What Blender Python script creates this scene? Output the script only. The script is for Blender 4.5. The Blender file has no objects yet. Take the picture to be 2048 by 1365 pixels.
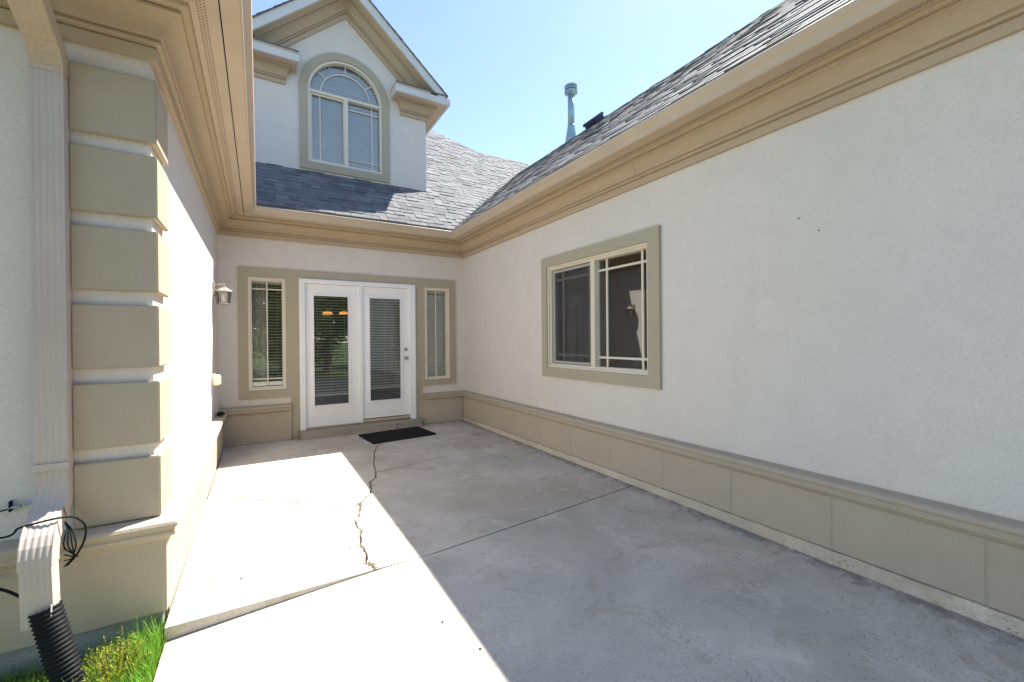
import bpy, bmesh, math, random
from mathutils import Vector, Matrix
from mathutils.geometry import tessellate_polygon
from mathutils import noise as mnoise
random.seed(7)
SC = bpy.context.scene
COL = SC.collection

# ------------------------------------------------------------------ camera
F_PX, YAW, PITCH, ROLL = 852.4, .5357, -.0032, -.009
def cam_axes():
    cy, sy = math.cos(YAW), math.sin(YAW)
    f = Vector((sy*math.cos(PITCH), cy*math.cos(PITCH), math.sin(PITCH)))
    r = Vector((cy, -sy, 0)); u = r.cross(f)
    return math.cos(ROLL)*r+math.sin(ROLL)*u, -math.sin(ROLL)*r+math.cos(ROLL)*u, f
R_, U_, F_ = cam_axes()
CAM = Vector((0, 0, 1.36))
cd = bpy.data.cameras.new('camera'); cam = bpy.data.objects.new('camera', cd); COL.objects.link(cam)
cd.sensor_width = 36; cd.lens = F_PX/2048*36; cd.clip_start = .05; cd.clip_end = 2000
cam.matrix_world = Matrix(((R_.x, U_.x, -F_.x, CAM.x), (R_.y, U_.y, -F_.y, CAM.y), (R_.z, U_.z, -F_.z, CAM.z), (0, 0, 0, 1)))
SC.camera = cam

# ------------------------------------------------------------------ light
TO_SUN = Vector((.586, .262, 1.0)).normalized()
ELEV = math.asin(TO_SUN.z); AZ = math.atan2(TO_SUN.x, TO_SUN.y)
w = bpy.data.worlds.new('World'); SC.world = w; w.use_nodes = True
nt = w.node_tree; bg = nt.nodes['Background']
sky = nt.nodes.new('ShaderNodeTexSky'); sky.sky_type = 'NISHITA'; sky.sun_disc = False
sky.sun_elevation = ELEV; sky.sun_rotation = AZ; sky.altitude = 1400; sky.air_density = 1.0; sky.dust_density = .7; sky.ozone_density = 2.0
tint = nt.nodes.new('ShaderNodeMix'); tint.data_type = 'RGBA'; tint.blend_type = 'MULTIPLY'; tint.inputs[0].default_value = 1
tint.inputs[7].default_value = (1.0, .94, .875, 1)
nt.links.new(sky.outputs[0], tint.inputs[6]); nt.links.new(tint.outputs[2], bg.inputs[0]); bg.inputs[1].default_value = .1
sl = bpy.data.lights.new('sun', 'SUN'); sl.energy = 3.8; sl.angle = math.radians(.5); sl.color = (1, .95, .87)
sun = bpy.data.objects.new('sun', sl); COL.objects.link(sun)
sun.rotation_euler = TO_SUN.to_track_quat('Z', 'Y').to_euler(); sun.location = (6, 4, 14)
vs = SC.view_settings
vs.view_transform = 'Standard'; vs.look = 'None'; vs.gamma = 1; vs.use_curve_mapping = False; vs.exposure = 1.84
SC.cycles.max_bounces = 10; SC.cycles.diffuse_bounces = 6; SC.cycles.transparent_max_bounces = 16

# ------------------------------------------------------------------ materials
class NT:
    def __init__(s, name):
        s.m = bpy.data.materials.new(name); s.m.use_nodes = True; s.t = s.m.node_tree
        s.b = s.t.nodes['Principled BSDF']; s.out = s.t.nodes['Material Output']
        s.geo = s.t.nodes.new('ShaderNodeNewGeometry')
    def n(s, typ, **kw):
        x = s.t.nodes.new(typ)
        for k, v in kw.items():
            if k.startswith('i_'): x.inputs[int(k[2:]) if k[2:].isdigit() else k[2:].replace('_', ' ')].default_value = v
            else: setattr(x, k, v)
        return x
    def l(s, a, b): s.t.links.new(a, b)
    def noise(s, scale, detail=4, rough=.55, vec=None, dist=0):
        x = s.n('ShaderNodeTexNoise', i_Scale=scale, i_Detail=detail, i_Roughness=rough, i_Distortion=dist)
        s.l(vec or s.geo.outputs['Position'], x.inputs['Vector']); return x.outputs[0]
    def ramp(s, fac, a, b, c0=(0, 0, 0, 1), c1=(1, 1, 1, 1)):
        x = s.n('ShaderNodeValToRGB'); e = x.color_ramp.elements
        e[0].position = a; e[1].position = b; e[0].color = c0; e[1].color = c1
        s.l(fac, x.inputs[0]); return x.outputs[0]
    def mix(s, fac, a, b, mode='MIX'):
        x = s.n('ShaderNodeMix', data_type='RGBA', blend_type=mode)
        for v, i in ((fac, 0), (a, 6), (b, 7)):
            if isinstance(v, (int, float)): x.inputs[i].default_value = v
            elif isinstance(v, (tuple, list)): x.inputs[i].default_value = (*v[:3], 1)
            else: s.l(v, x.inputs[i])
        return x.outputs[2]
    def math(s, op, a, b=0.0):
        x = s.n('ShaderNodeMath', operation=op)
        for v, i in ((a, 0), (b, 1)):
            if isinstance(v, (int, float)): x.inputs[i].default_value = v
            else: s.l(v, x.inputs[i])
        return x.outputs[0]
    def bump(s, h, strength, dist=.01):
        x = s.n('ShaderNodeBump', i_Strength=strength, i_Distance=dist); s.l(h, x.inputs['Height'])
        s.l(x.outputs[0], s.b.inputs['Normal'])
    def col(s, c):
        if isinstance(c, (tuple, list)): s.b.inputs['Base Color'].default_value = (*c[:3], 1)
        else: s.l(c, s.b.inputs['Base Color'])
    def scaled(s, sx, sy, sz, src=None):
        x = s.n('ShaderNodeVectorMath', operation='MULTIPLY'); x.inputs[1].default_value = (sx, sy, sz)
        s.l(src or s.geo.outputs['Position'], x.inputs[0]); return x.outputs[0]

def mul(c, k): return tuple(v*k for v in c)
def plain(name, c, rough=.6, var=.12, vscale=4, bump=0, bscale=120, spec=.4, metal=0, grime=0):
    t = NT(name)
    f = t.noise(vscale, 5)
    cc = t.mix(t.ramp(f, .3, .7), mul(c, 1-var), mul(c, 1+var))
    if grime: cc = t.mix(t.math('MULTIPLY', t.ramp(t.noise(2.3, 8, .7), .52, .75), grime), cc, mul(c, .45))
    t.col(cc); t.b.inputs['Roughness'].default_value = rough
    t.b.inputs['Specular IOR Level'].default_value = spec; t.b.inputs['Metallic'].default_value = metal
    if bump: t.bump(t.noise(bscale, 6, .6), bump, .004)
    return t.m
def stucco(name, c, grain=70, strength=.55, var=.06, streak=.0, hair=0):
    t = NT(name)
    big = t.ramp(t.noise(1.1, 6, .6), .25, .75)
    cc = t.mix(big, mul(c, 1-var), mul(c, 1+var*.6))
    fine = t.noise(grain*2.2, 5, .7)
    cc = t.mix(t.ramp(fine, .30, .52), mul(c, .80), cc)
    tr_ = t.ramp(t.noise(5.5, 8, .68, dist=.8), .35, .68)
    cc = t.mix(t.math('MULTIPLY', tr_, .5), cc, t.mix(1.0, cc, (.90, .90, .90), 'MULTIPLY'))
    if hair:
        hl = t.ramp(t.math('ABSOLUTE', t.math('SUBTRACT', t.noise(.8, 8, .62, t.scaled(1.6, 1.6, .7)), .5)), .0, .0035, (1, 1, 1, 1), (0, 0, 0, 1))
        hm = t.ramp(t.noise(.9, 4, .6), .56, .64)
        cc = t.mix(t.math('MULTIPLY', t.math('MULTIPLY', hl, hm), hair), cc, mul(c, .55))
    if streak:
        st = t.ramp(t.noise(1, 5, .65, t.scaled(5, 5, .35)), .55, .8)
        cc = t.mix(t.math('MULTIPLY', st, streak), cc, mul(c, .6))
    t.col(cc); t.b.inputs['Roughness'].default_value = .93; t.b.inputs['Specular IOR Level'].default_value = .15
    h = t.math('ADD', t.math('MULTIPLY', t.noise(grain, 6, .65), 1.0), t.math('MULTIPLY', t.noise(grain*.22, 4, .5), .9))
    t.bump(h, strength, .006)
    return t.m
def concrete(name, c, pits=True, broom=True, edge=False):
    t = NT(name)
    P = t.geo.outputs['Position']
    a = t.ramp(t.noise(1.3, 7, .62, dist=.4), .30, .70)
    cc = t.mix(a, mul(c, .66), mul(c, 1.10))
    warm = t.ramp(t.noise(.8, 6, .6, t.scaled(1, 1.2, 1), .8), .50, .72)
    cc = t.mix(t.math('MULTIPLY', warm, .75), cc, (c[0]*.72, c[1]*.61, c[2]*.50))
    sm = t.ramp(t.noise(7, 6, .7), .35, .7)
    cc = t.mix(t.math('MULTIPLY', sm, .30), cc, mul(c, .66))
    fine = t.noise(160, 4, .7); cc = t.mix(t.ramp(fine, .30, .52), mul(c, .55), cc)
    blot = t.ramp(t.noise(2.2, 10, .74, t.scaled(1, 1.3, 1), .9), .56, .60)
    cc = t.mix(t.math('MULTIPLY', blot, .46), cc, (c[0]*.60, c[1]*.54, c[2]*.47))
    pale = t.ramp(t.noise(3.1, 9, .72, t.scaled(1.2, .8, 1), .5), .57, .62)
    cc = t.mix(t.math('MULTIPLY', pale, .34), cc, mul(c, 1.12))
    scuff = t.ramp(t.noise(1, 8, .75, t.scaled(3.5, 14, 1), .6), .58, .64)
    cc = t.mix(t.math('MULTIPLY', scuff, .36), cc, mul(c, .58))
    grit = t.ramp(t.noise(75, 2, .5), .66, .72)
    cc = t.mix(t.math('MULTIPLY', grit, .45), cc, mul(c, .30))
    if pits:
        v = t.n('ShaderNodeTexVoronoi', feature='F1', i_Scale=62.0); v.inputs['Randomness'].default_value = 1
        dv = t.n('ShaderNodeVectorMath', operation='ADD')
        nz = t.n('ShaderNodeTexNoise', i_Scale=40.0, i_Detail=3.0); t.l(P, nz.inputs['Vector'])
        t.l(t.scaled(1, .6, 1), dv.inputs[0]); t.l(t.scaled(.03, .03, .03, nz.outputs[1]), dv.inputs[1])
        t.l(dv.outputs[0], v.inputs['Vector'])
        pit = t.ramp(t.math('ADD', v.outputs['Distance'], t.math('MULTIPLY', t.noise(16, 3, .6), .5)), .40, .56, (1, 1, 1, 1), (0, 0, 0, 1))
        reg = t.ramp(t.noise(1.4, 5, .65), .46, .58)
        sep = t.n('ShaderNodeSeparateXYZ'); t.l(P, sep.inputs[0])
        side = t.n('ShaderNodeMapRange', i_1=1.1, i_2=1.9); t.l(sep.outputs[0], side.inputs[0])
        pm = t.math('MULTIPLY', t.math('MULTIPLY', pit, reg), side.outputs[0])
        cc = t.mix(t.math('MULTIPLY', pm, .68), cc, mul(c, .22))
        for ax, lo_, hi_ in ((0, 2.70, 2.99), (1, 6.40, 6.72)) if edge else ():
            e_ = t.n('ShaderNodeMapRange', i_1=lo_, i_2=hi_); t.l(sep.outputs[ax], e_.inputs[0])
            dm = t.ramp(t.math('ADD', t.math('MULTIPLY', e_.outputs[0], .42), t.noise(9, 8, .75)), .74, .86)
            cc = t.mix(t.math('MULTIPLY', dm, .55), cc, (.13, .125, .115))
        # damp spots
        for (px, py, r, k) in ((2.72, 5.55, .17, .62), (-.22, 2.93, .24, .9), (.42, 4.85, .26, .8), (2.35, 4.9, .10, .35), (.95, 2.45, .16, .35)):
            sub = t.n('ShaderNodeVectorMath', operation='DISTANCE'); sub.inputs[1].default_value = (px, py, 0); t.l(P, sub.inputs[0])
            dd = t.math('ADD', sub.outputs['Value'], t.math('MULTIPLY', t.math('SUBTRACT', t.noise(7, 5, .7), .5), r*2.2))
            cc = t.mix(t.math('MULTIPLY', t.ramp(dd, r*.1, r*1.1, (1, 1, 1, 1), (0, 0, 0, 1)), t.math('MULTIPLY', t.ramp(t.noise(1, 5, .7, t.scaled(9, 26, 1)), .42, .62), k) if k > .7 else k), cc, mul(c, .38 if k < .7 else .15))
    t.col(cc); t.b.inputs['Roughness'].default_value = .88; t.b.inputs['Specular IOR Level'].default_value = .25
    h = t.math('ADD', t.noise(55, 6, .7), t.math('MULTIPLY', t.noise(5, 4, .5), .8))
    if broom: h = t.math('ADD', h, t.math('MULTIPLY', t.noise(1, 3, .6, t.scaled(110, 3, 1)), .6))
    t.bump(h, .35, .006)
    return t.m
def shingle_mat():
    t = NT('asphalt_shingle')
    r = t.geo.outputs['Random Per Island']
    c = t.ramp(r, 0, 1, (.185, .193, .205, 1), (.33, .335, .345, 1))
    gr = t.noise(230, 3, .8)
    c = t.mix(t.ramp(gr, .3, .65), (.045, .046, .05), c)
    c = t.mix(t.math('MULTIPLY', t.ramp(t.noise(3, 5, .6), .5, .75), .4), c, (.06, .06, .064))
    t.col(c); t.b.inputs['Roughness'].default_value = .85; t.b.inputs['Specular IOR Level'].default_value = .2
    t.bump(t.noise(260, 3, .8), .5, .003)
    return t.m
def glass_mat(name='window_glass', tint=(.97, .985, .98), gain=3.3):
    t = NT(name)
    tr = t.n('ShaderNodeBsdfTransparent'); tr.inputs[0].default_value = (*tint, 1)
    gl = t.n('ShaderNodeBsdfGlossy', i_Roughness=.0)
    fr = t.n('ShaderNodeFresnel', i_IOR=1.5)
    k = t.math('MINIMUM', t.math('MULTIPLY', fr.outputs[0], gain), .95)
    mx = t.n('ShaderNodeMixShader'); t.l(k, mx.inputs[0]); t.l(tr.outputs[0], mx.inputs[1]); t.l(gl.outputs[0], mx.inputs[2])
    t.l(mx.outputs[0], t.out.inputs[0]); return t.m
def screen_mat():
    t = NT('insect_screen')
    tr = t.n('ShaderNodeBsdfTransparent'); df = t.n('ShaderNodeBsdfDiffuse'); df.inputs[0].default_value = (.10, .10, .105, 1)
    mx = t.n('ShaderNodeMixShader', i_0=.32); t.l(tr.outputs[0], mx.inputs[1]); t.l(df.outputs[0], mx.inputs[2])
    t.l(mx.outputs[0], t.out.inputs[0]); return t.m
def leaf_mat(name, c, var=.4, straw=False):
    t = NT(name)
    r = t.geo.outputs['Random Per Island']
    rc_ = t.ramp(r, 0, 1, (*mul(c, 1-var), 1), (*mul(c, 1+var), 1))
    if straw: rc_ = t.mix(t.ramp(t.math('FRACT', t.math('MULTIPLY', r, 37.0)), .93, .95), rc_, (.36, .29, .13))
    t.col(rc_)
    t.b.inputs['Roughness'].default_value = .55; t.b.inputs['Specular IOR Level'].default_value = .3
    tl = t.n('ShaderNodeBsdfTranslucent'); t.l(t.b.inputs['Base Color'].links[0].from_socket, tl.inputs[0])
    mx = t.n('ShaderNodeMixShader', i_0=.4); t.l(t.b.outputs[0], mx.inputs[1]); t.l(tl.outputs[0], mx.inputs[2])
    t.l(mx.outputs[0], t.out.inputs[0]); return t.m
def emit_mat(name, c, s):
    t = NT(name); t.col(c); t.b.inputs['Emission Color'].default_value = (*c, 1); t.b.inputs['Emission Strength'].default_value = s; return t.m
def vent_mat():
    t = NT('soffit_vent_metal')
    u = t.scaled(1, 1, 1)
    sep = t.n('ShaderNodeSeparateXYZ'); t.l(t.geo.outputs['Position'], sep.inputs[0])
    tc = t.n('ShaderNodeTexCoord'); s2 = t.n('ShaderNodeSeparateXYZ'); t.l(tc.outputs['Object'], s2.inputs[0])
    along = t.math('ADD', sep.outputs[0], sep.outputs[1])
    a = t.math('FRACT', t.math('MULTIPLY', along, 46.0))
    t.col(t.mix(t.math('MULTIPLY', t.math('GREATER_THAN', a, .55), .6), TAN_C, (.05, .04, .03)))
    t.b.inputs['Roughness'].default_value = .6
    return t.m

TAN_C = (.54, .425, .295)
M = {}
M['white_stucco'] = stucco('white_stucco', (.77, .72, .655), strength=.42, streak=.20, hair=.40)
M['tan_stucco'] = stucco('tan_stucco', (.51, .44, .33), grain=90, streak=.12)
M['base_stucco'] = stucco('base_stucco', (.535, .455, .35), grain=90, streak=.16)
M['trim_stucco'] = stucco('trim_stucco', (.48, .43, .32), grain=90, strength=.4)
M['cornice_stucco'] = stucco('cornice_stucco', TAN_C, grain=95, strength=.28, streak=.08)
M['tan_metal'] = plain('tan_metal', (.57, .46, .335), .42, .05, 3, .05, 30, grime=.15)
M['downspout_metal'] = plain('downspout_metal', (.55, .48, .42), .45, .06, 3, .05, 30, grime=.12)
M['white_fascia'] = plain('white_fascia', (.66, .65, .62), .5, .06, 3, grime=.12)
M['gap_dark'] = plain('dark_gap', (.03, .025, .02), .9)
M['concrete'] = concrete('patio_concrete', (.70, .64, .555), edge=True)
M['footing'] = concrete('footing_concrete', (.80, .69, .54), pits=True, broom=False)
M['foundation'] = concrete('foundation_concrete', (.42, .42, .40), pits=False, broom=False)
M['step'] = concrete('step_concrete', (.46, .41, .34), pits=False, broom=False)
M['soil'] = plain('soil', (.11, .08, .05), .95, .4, 30, .8, 60)
M['shingle'] = shingle_mat()
M['white_door'] = plain('white_door_paint', (.92, .92, .92), .35, .015, 2)
M['almond'] = plain('almond_vinyl', (.74, .68, .56), .4, .03, 3)
M['sash'] = plain('grey_sash', (.40, .385, .34), .5, .05, 3)
M['glass'] = glass_mat()
M['screen'] = screen_mat()
M['slat'] = plain('blind_slat', (.86, .84, .76), .45, .04, 3)
M['mat'] = plain('black_rubber', (.020, .020, .022), .85, .5, 60, .8, 220, spec=.2)
M['black'] = plain('black_plastic', (.008, .009, .011), .65, .2, 20, spec=.2)
M['galv'] = plain('galvanised_steel', (.36, .47, .52), .45, .10, 6, .1, 40, metal=.55)
M['vent_black'] = plain('dark_vent_metal', (.02, .03, .06), .35, .2, 6)
M['bronze'] = plain('weathered_bronze', (.36, .325, .28), .45, .2, 20, metal=.25)
M['nickel'] = plain('satin_nickel', (.50, .42, .33), .28, .05, 20, metal=.9)
M['lampglass'] = glass_mat('lantern_glass', (.95, .95, .93), 1.8)
M['bulb'] = plain('bulb_white', (.85, .85, .82), .2)
M['cream'] = plain('cream_plastic', (.80, .76, .60), .4, .03)
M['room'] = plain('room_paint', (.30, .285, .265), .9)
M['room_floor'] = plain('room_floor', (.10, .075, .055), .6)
M['amber'] = emit_mat('amber_glass', (1.0, .36, .07), .42)
M['curtain'] = plain('curtain_cloth', (.84, .84, .80), .9, .1, 9)
M['blue_curtain'] = plain('blue_grey_cloth', (.20, .24, .30), .9, .15, 9)
M['grass'] = leaf_mat('grass_blade', (.19, .40, .04), .4, True)
M['lawn'] = plain('lawn', (.05, .095, .025), .95, .4, 6, .8, 60)
M['juniper'] = leaf_mat('yellow_juniper', (.42, .43, .04), .35)
M['leaf'] = leaf_mat('tree_leaf', (.10, .16, .03), .5)
M['bark'] = plain('bark', (.11, .085, .065), .95, .3, 12, 1.0, 30)
M['chip'] = concrete('concrete_chip', (.42, .34, .25), pits=False, broom=False)
M['joint_dirt'] = plain('joint_dirt', (.06, .045, .03), .95, .4, 40)
M['vent'] = vent_mat()

# ------------------------------------------------------------------ helpers
def link(name, me, mat=None, parent=None, loc=None, smooth=False):
    o = bpy.data.objects.new(name, me); COL.objects.link(o)
    if mat and not me.materials: me.materials.append(mat)
    if smooth: me.polygons.foreach_set('use_smooth', [True]*len(me.polygons))
    if loc is not None: o.location = loc
    if parent:
        o.parent = parent
        o.matrix_parent_inverse = PINV[parent.name]
    return o
PINV = {}
def reg(o):
    m = Matrix.Translation(o.location) @ o.rotation_euler.to_matrix().to_4x4()
    if o.parent: m = Matrix.Translation(o.location)   # children carry world locations
    PINV[o.name] = m.inverted(); return o
def mk(name, verts, faces, mat, parent=None, smooth=False, recalc=True):
    """mesh from world coordinates; origin moved to the middle of its box"""
    vs_ = [Vector(v) for v in verts]
    lo = Vector([min(v[i] for v in vs_) for i in range(3)]); hi = Vector([max(v[i] for v in vs_) for i in range(3)])
    c = (lo+hi)/2; c.z = lo.z
    me = bpy.data.meshes.new(name); me.from_pydata([v-c for v in vs_], [], faces)
    if recalc:
        bm = bmesh.new(); bm.from_mesh(me); bmesh.ops.recalc_face_normals(bm, faces=bm.faces); bm.to_mesh(me); bm.free()
    o = link(name, me, mat, parent, c, smooth)
    return reg(o)
class Geo:
    def __init__(s): s.v = []; s.f = []
    def add(s, v, f):
        b = len(s.v); s.v += [tuple(p) for p in v]; s.f += [tuple(i+b for i in q) for q in f]; return s
    def box(s, x0, x1, y0, y1, z0, z1):
        v = [(x, y, z) for z in (z0, z1) for y in (y0, y1) for x in (x0, x1)]
        return s.add(v, [(0, 2, 3, 1), (4, 5, 7, 6), (0, 1, 5, 4), (1, 3, 7, 5), (3, 2, 6, 7), (2, 0, 4, 6)])
    def bbox(s, x0, x1, y0, y1, z0, z1, b=.004):
        """bevelled box"""
        bm = bmesh.new(); bmesh.ops.create_cube(bm, size=1)
        for v in bm.verts: v.co = Vector((x0 if v.co.x < 0 else x1, y0 if v.co.y < 0 else y1, z0 if v.co.z < 0 else z1))
        bmesh.ops.bevel(bm, geom=bm.edges[:], offset=b, segments=1, affect='EDGES')
        bm.verts.index_update()
        s.add([v.co[:] for v in bm.verts], [tuple(v.index for v in f.verts) for f in bm.faces]); bm.free(); return s
    def prism(s, loops, fn, t0, t1):
        """loops of 2-D points (outer, then holes) -> plate between t0 and t1; fn(u,v,t) gives the point"""
        flat = [p for L in loops for p in L]
        tris = tessellate_polygon([[Vector((p[0], p[1], 0)) for p in L] for L in loops])
        n = len(flat); v = [fn(p[0], p[1], t0) for p in flat]+[fn(p[0], p[1], t1) for p in flat]
        f = [tuple(t) for t in tris]+[tuple(i+n for i in reversed(t)) for t in tris]
        k = 0
        for L in loops:
            m = len(L)
            for i in range(m): f.append((k+i, k+(i+1) % m, k+(i+1) % m+n, k+i+n))
            k += m
        return s.add(v, f)
    def tube(s, pts, r, n=8, cap=True):
        pts = [Vector(p) for p in pts]; rr = r if isinstance(r, (list, tuple)) else [r]*len(pts)
        v = []; f = []; prev = None
        for i, p in enumerate(pts):
            d = (pts[min(i+1, len(pts)-1)]-pts[max(i-1, 0)]).normalized()
            if prev is None: a = d.orthogonal().normalized()
            else: a = (prev-d*prev.dot(d)).normalized()
            prev = a; b = d.cross(a)
            v += [p+rr[i]*(math.cos(2*math.pi*k/n)*a+math.sin(2*math.pi*k/n)*b) for k in range(n)]
        for i in range(len(pts)-1):
            for k in range(n): f.append((i*n+k, i*n+(k+1) % n, (i+1)*n+(k+1) % n, (i+1)*n+k))
        if cap: f += [tuple(range(n))[::-1], tuple(range((len(pts)-1)*n, len(pts)*n))]
        return s.add(v, f)
    def lathe(s, prof, c=(0, 0, 0), n=16, sx=1, sy=1):
        v = []; f = []
        for (r, z) in prof: v += [(c[0]+sx*r*math.cos(2*math.pi*k/n), c[1]+sy*r*math.sin(2*math.pi*k/n), c[2]+z) for k in range(n)]
        for i in range(len(prof)-1):
            for k in range(n): f.append((i*n+k, i*n+(k+1) % n, (i+1)*n+(k+1) % n, (i+1)*n+k))
        f += [tuple(range(n))[::-1], tuple(range((len(prof)-1)*n, len(prof)*n))]
        return s.add(v, f)
    def make(s, name, mat, parent=None, smooth=False, recalc=True): return mk(name, s.v, s.f, mat, parent, smooth, recalc)
def sweep(prof, path, nrm, k0, k1, ring=None):
    """closed profile (o,z) carried along wall line path[k0..k1]; nrm = outward normals (scaled) per segment"""
    v = []; n = len(prof)
    for i in range(k0, k1+1):
        p = Vector((*path[i], 0))
        d = Vector((0, 0, 0))
        for s_ in {i-1, i}:
            if 0 <= s_ < len(nrm):
                w_ = Vector((*nrm[s_], 0))
                if (d-w_).length > 1e-6: d += w_
        for (o, z) in prof: v.append((p.x+d.x*o, p.y+d.y*o, z))
    f = []
    for i in range(k1-k0):
        for k in range(n): f.append((i*n+k, i*n+(k+1) % n, (i+1)*n+(k+1) % n, (i+1)*n+k))
    f += [tuple(range(n))[::-1], tuple(range((k1-k0)*n, (k1-k0+1)*n))]
    return v, f
def thing(name, label, cat, loc=(0, 0, 0), group=None, kind=None):
    o = bpy.data.objects.new(name, None); COL.objects.link(o); o.location = loc; o.empty_display_size = .1
    return tag(reg(o), label, cat, group, kind)
def tag(o, label=None, cat=None, group=None, kind=None):
    if label: o['label'] = label
    if cat: o['category'] = cat
    if group: o['group'] = group
    if kind: o['kind'] = kind
    return o
XZ = lambda y0: (lambda u, v, t: (u, y0+t, v))     # plates facing -y
YZ = lambda x0: (lambda u, v, t: (x0+t, u, v))     # plates facing +-x
rect = lambda a, b, c, d: [(a, c), (b, c), (b, d), (a, d)]

# ------------------------------------------------------------------ measures
XL, XR, YF, YB = -.455, 3.036, 2.75, 6.731
SLOPE, ZE, OE = .81, 3.108, .36
XEL, XER, YEF, YEB = XL+OE, XR-OE, YF-OE, YB-OE
WX0, RX1, RY0 = -4.5, 8.84, -3.2     # outer ends of the wings
ZW, ZC = .497, 2.762

house = thing('house', 'beige stucco house with tan trim wrapped round three sides of the patio', 'house', (1.3, 6.9, 0))
H = house

# ------------------------------------------------------------------ ground and patio
g = Geo(); S = 400
g.add([(-S, -S, -.105), (S, -S, -.105), (S, S, -.105), (-S, S, -.105)], [(0, 1, 2, 3)])
tag(g.make('lawn_ground', M['lawn'], recalc=False), kind='structure')

XJ0, XJ1 = -.40, XR-.068
patio = tag(Geo().box(XL+.02, XR-.03, 2.90, YB-.02, -.12, -.022).box(.5, .95, 2.66, 2.899, -.12, -.022).box(XJ0+.006, XR-.03, -3.6, 2.659, -.16, -.088).make('patio_bed', M['joint_dirt']), kind='structure')
patio.name = 'patio'; PINV['patio'] = PINV['patio_bed']
def jag(pts, amp, seed, depth=4):
    rnd = random.Random(seed); P = [Vector((*p, 0)) for p in pts]
    for _ in range(depth):
        Q = [P[0]]
        for a, b in zip(P, P[1:]):
            d = b-a; m = (a+b)/2+Vector((-d.y, d.x, 0))*rnd.uniform(-amp, amp)*(.62 if _ else 1); Q += [m, b]
        P = Q
    return [(p.x, p.y) for p in P]
def off(pts, wfn, side):
    out = []
    for i, p in enumerate(pts):
        a = pts[max(i-1, 0)]; b = pts[min(i+1, len(pts)-1)]
        d = Vector((b[0]-a[0], b[1]-a[1], 0)).normalized(); n = Vector((-d.y, d.x, 0))
        wv = wfn(i/(len(pts)-1))*side; out.append((p[0]+n.x*wv, p[1]+n.y*wv))
    return out
rw = random.Random(3)
up = jag([(1.86, 6.69), (1.84, 6.45), (1.50, 5.95), (1.302, 5.617), (1.095, 4.899), (1.029, 4.515)], .06, 1, 4)
up2 = jag([(1.029, 4.515), (.906, 4.227), (.727, 3.744), (.704, 3.669)], .09, 2, 4)
dn = jag([(.704, 3.669), (.622, 3.398), (.567, 2.967), (.554, 2.70), (.585, 2.600)], .11, 5, 4)
lf = jag([(.704, 3.669), (.42, 3.86), (.141, 4.137), (-.342, 4.507), (-.40, 4.54)], .07, 9, 3)
br = jag([(1.029, 4.515), (1.25, 4.54), (1.468, 4.593), (1.80, 4.68), (2.148, 4.839)], .06, 11, 3)
r1 = random.Random(5)
wA = lambda s: .0035+.0045*r1.random()
wB = lambda s: .004+.0065*r1.random()
wL = lambda s: .0045+.006*r1.random()
jy = lambda x: 2.590+.004*(x+.4)+(max(0, x-.9)*.108)
def slab(loops, zf=lambda x, y: 0.0, name='slab'):
    g_ = Geo(); g_.prism(loops, lambda u, v, t: (u, v, zf(u, v)+t), 0, -.11)
    return g_.make(name, M['concrete'], patio)
# upper left piece
A = [(XJ0, 6.69)]+off(up, wA, -1)+off(up2, wB, -1)[1:]+[q for q in off(lf, wL, -1)[1:]]
slab([[p for p in A]])
Bp = off(lf, wL, 1)[::-1]+[] ; Bp = Bp[:-1]+off(dn, wB, -1)+[(XJ0, jy(XJ0)+.004)]
slab([Bp])
brw = lambda s: .0105*(1-s)**.6+.0004
Rp = off(dn, wB, 1)[::-1][:-1]+off(up2, wB, 1)[::-1][:-1]+off(br, brw, -1)+off(br, brw, 1)[::-1][1:]+off(up, wA, 1)[::-1][1:]
Rp += [(XJ1, 6.69), (XJ1, jy(XJ1)+.004), (.9, jy(.9)+.004)]
slab([Rp])
# lower slab: its left side has sunk
def zlow(x, y): return -.064*max(0, min(1, (.66-x)/1.06))-.018*max(0, min(1, (2.5-y)/1.2))
g = Geo()
xs = [XJ0+.004, -.1, .2, .45, .66, 1.0, 1.5, 2.0, 2.5, XJ1]
yfront = -.62
v = []; n = len(xs); rows = [lambda x: jy(x)-.0015-.010*max(0, min(1, (x-.35)/.5)), lambda x: 2.0, lambda x: 1.3, lambda x: yfront+.03*x]
for r_ in rows:
    for x in xs: v.append((x, r_(x), zlow(x, r_(x))))
m_ = len(rows)*n; v += [(a, b, c-.11) for a, b, c in v]; f = []
for j in range(len(rows)-1):
    for i in range(n-1):
        q = (j*n+i, j*n+i+1, j*n+n+i+1, j*n+n+i); f += [q, tuple(k+m_ for k in q[::-1])]
loop = list(range(n))+[j*n+n-1 for j in range(1, len(rows))]+[m_-n+i for i in range(n-2, -1, -1)]+[j*n for j in range(len(rows)-2, 0, -1)]
f += [(loop[k], loop[(k+1) % len(loop)], loop[(k+1) % len(loop)]+m_, loop[k]+m_) for k in range(len(loop))]
g.add(v, f).make('slab', M['concrete'], patio)
Geo().box(XJ0+.004, XJ1, -3.5, yfront-.015, -.15, -.03).make('slab', M['concrete'], patio)
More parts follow.
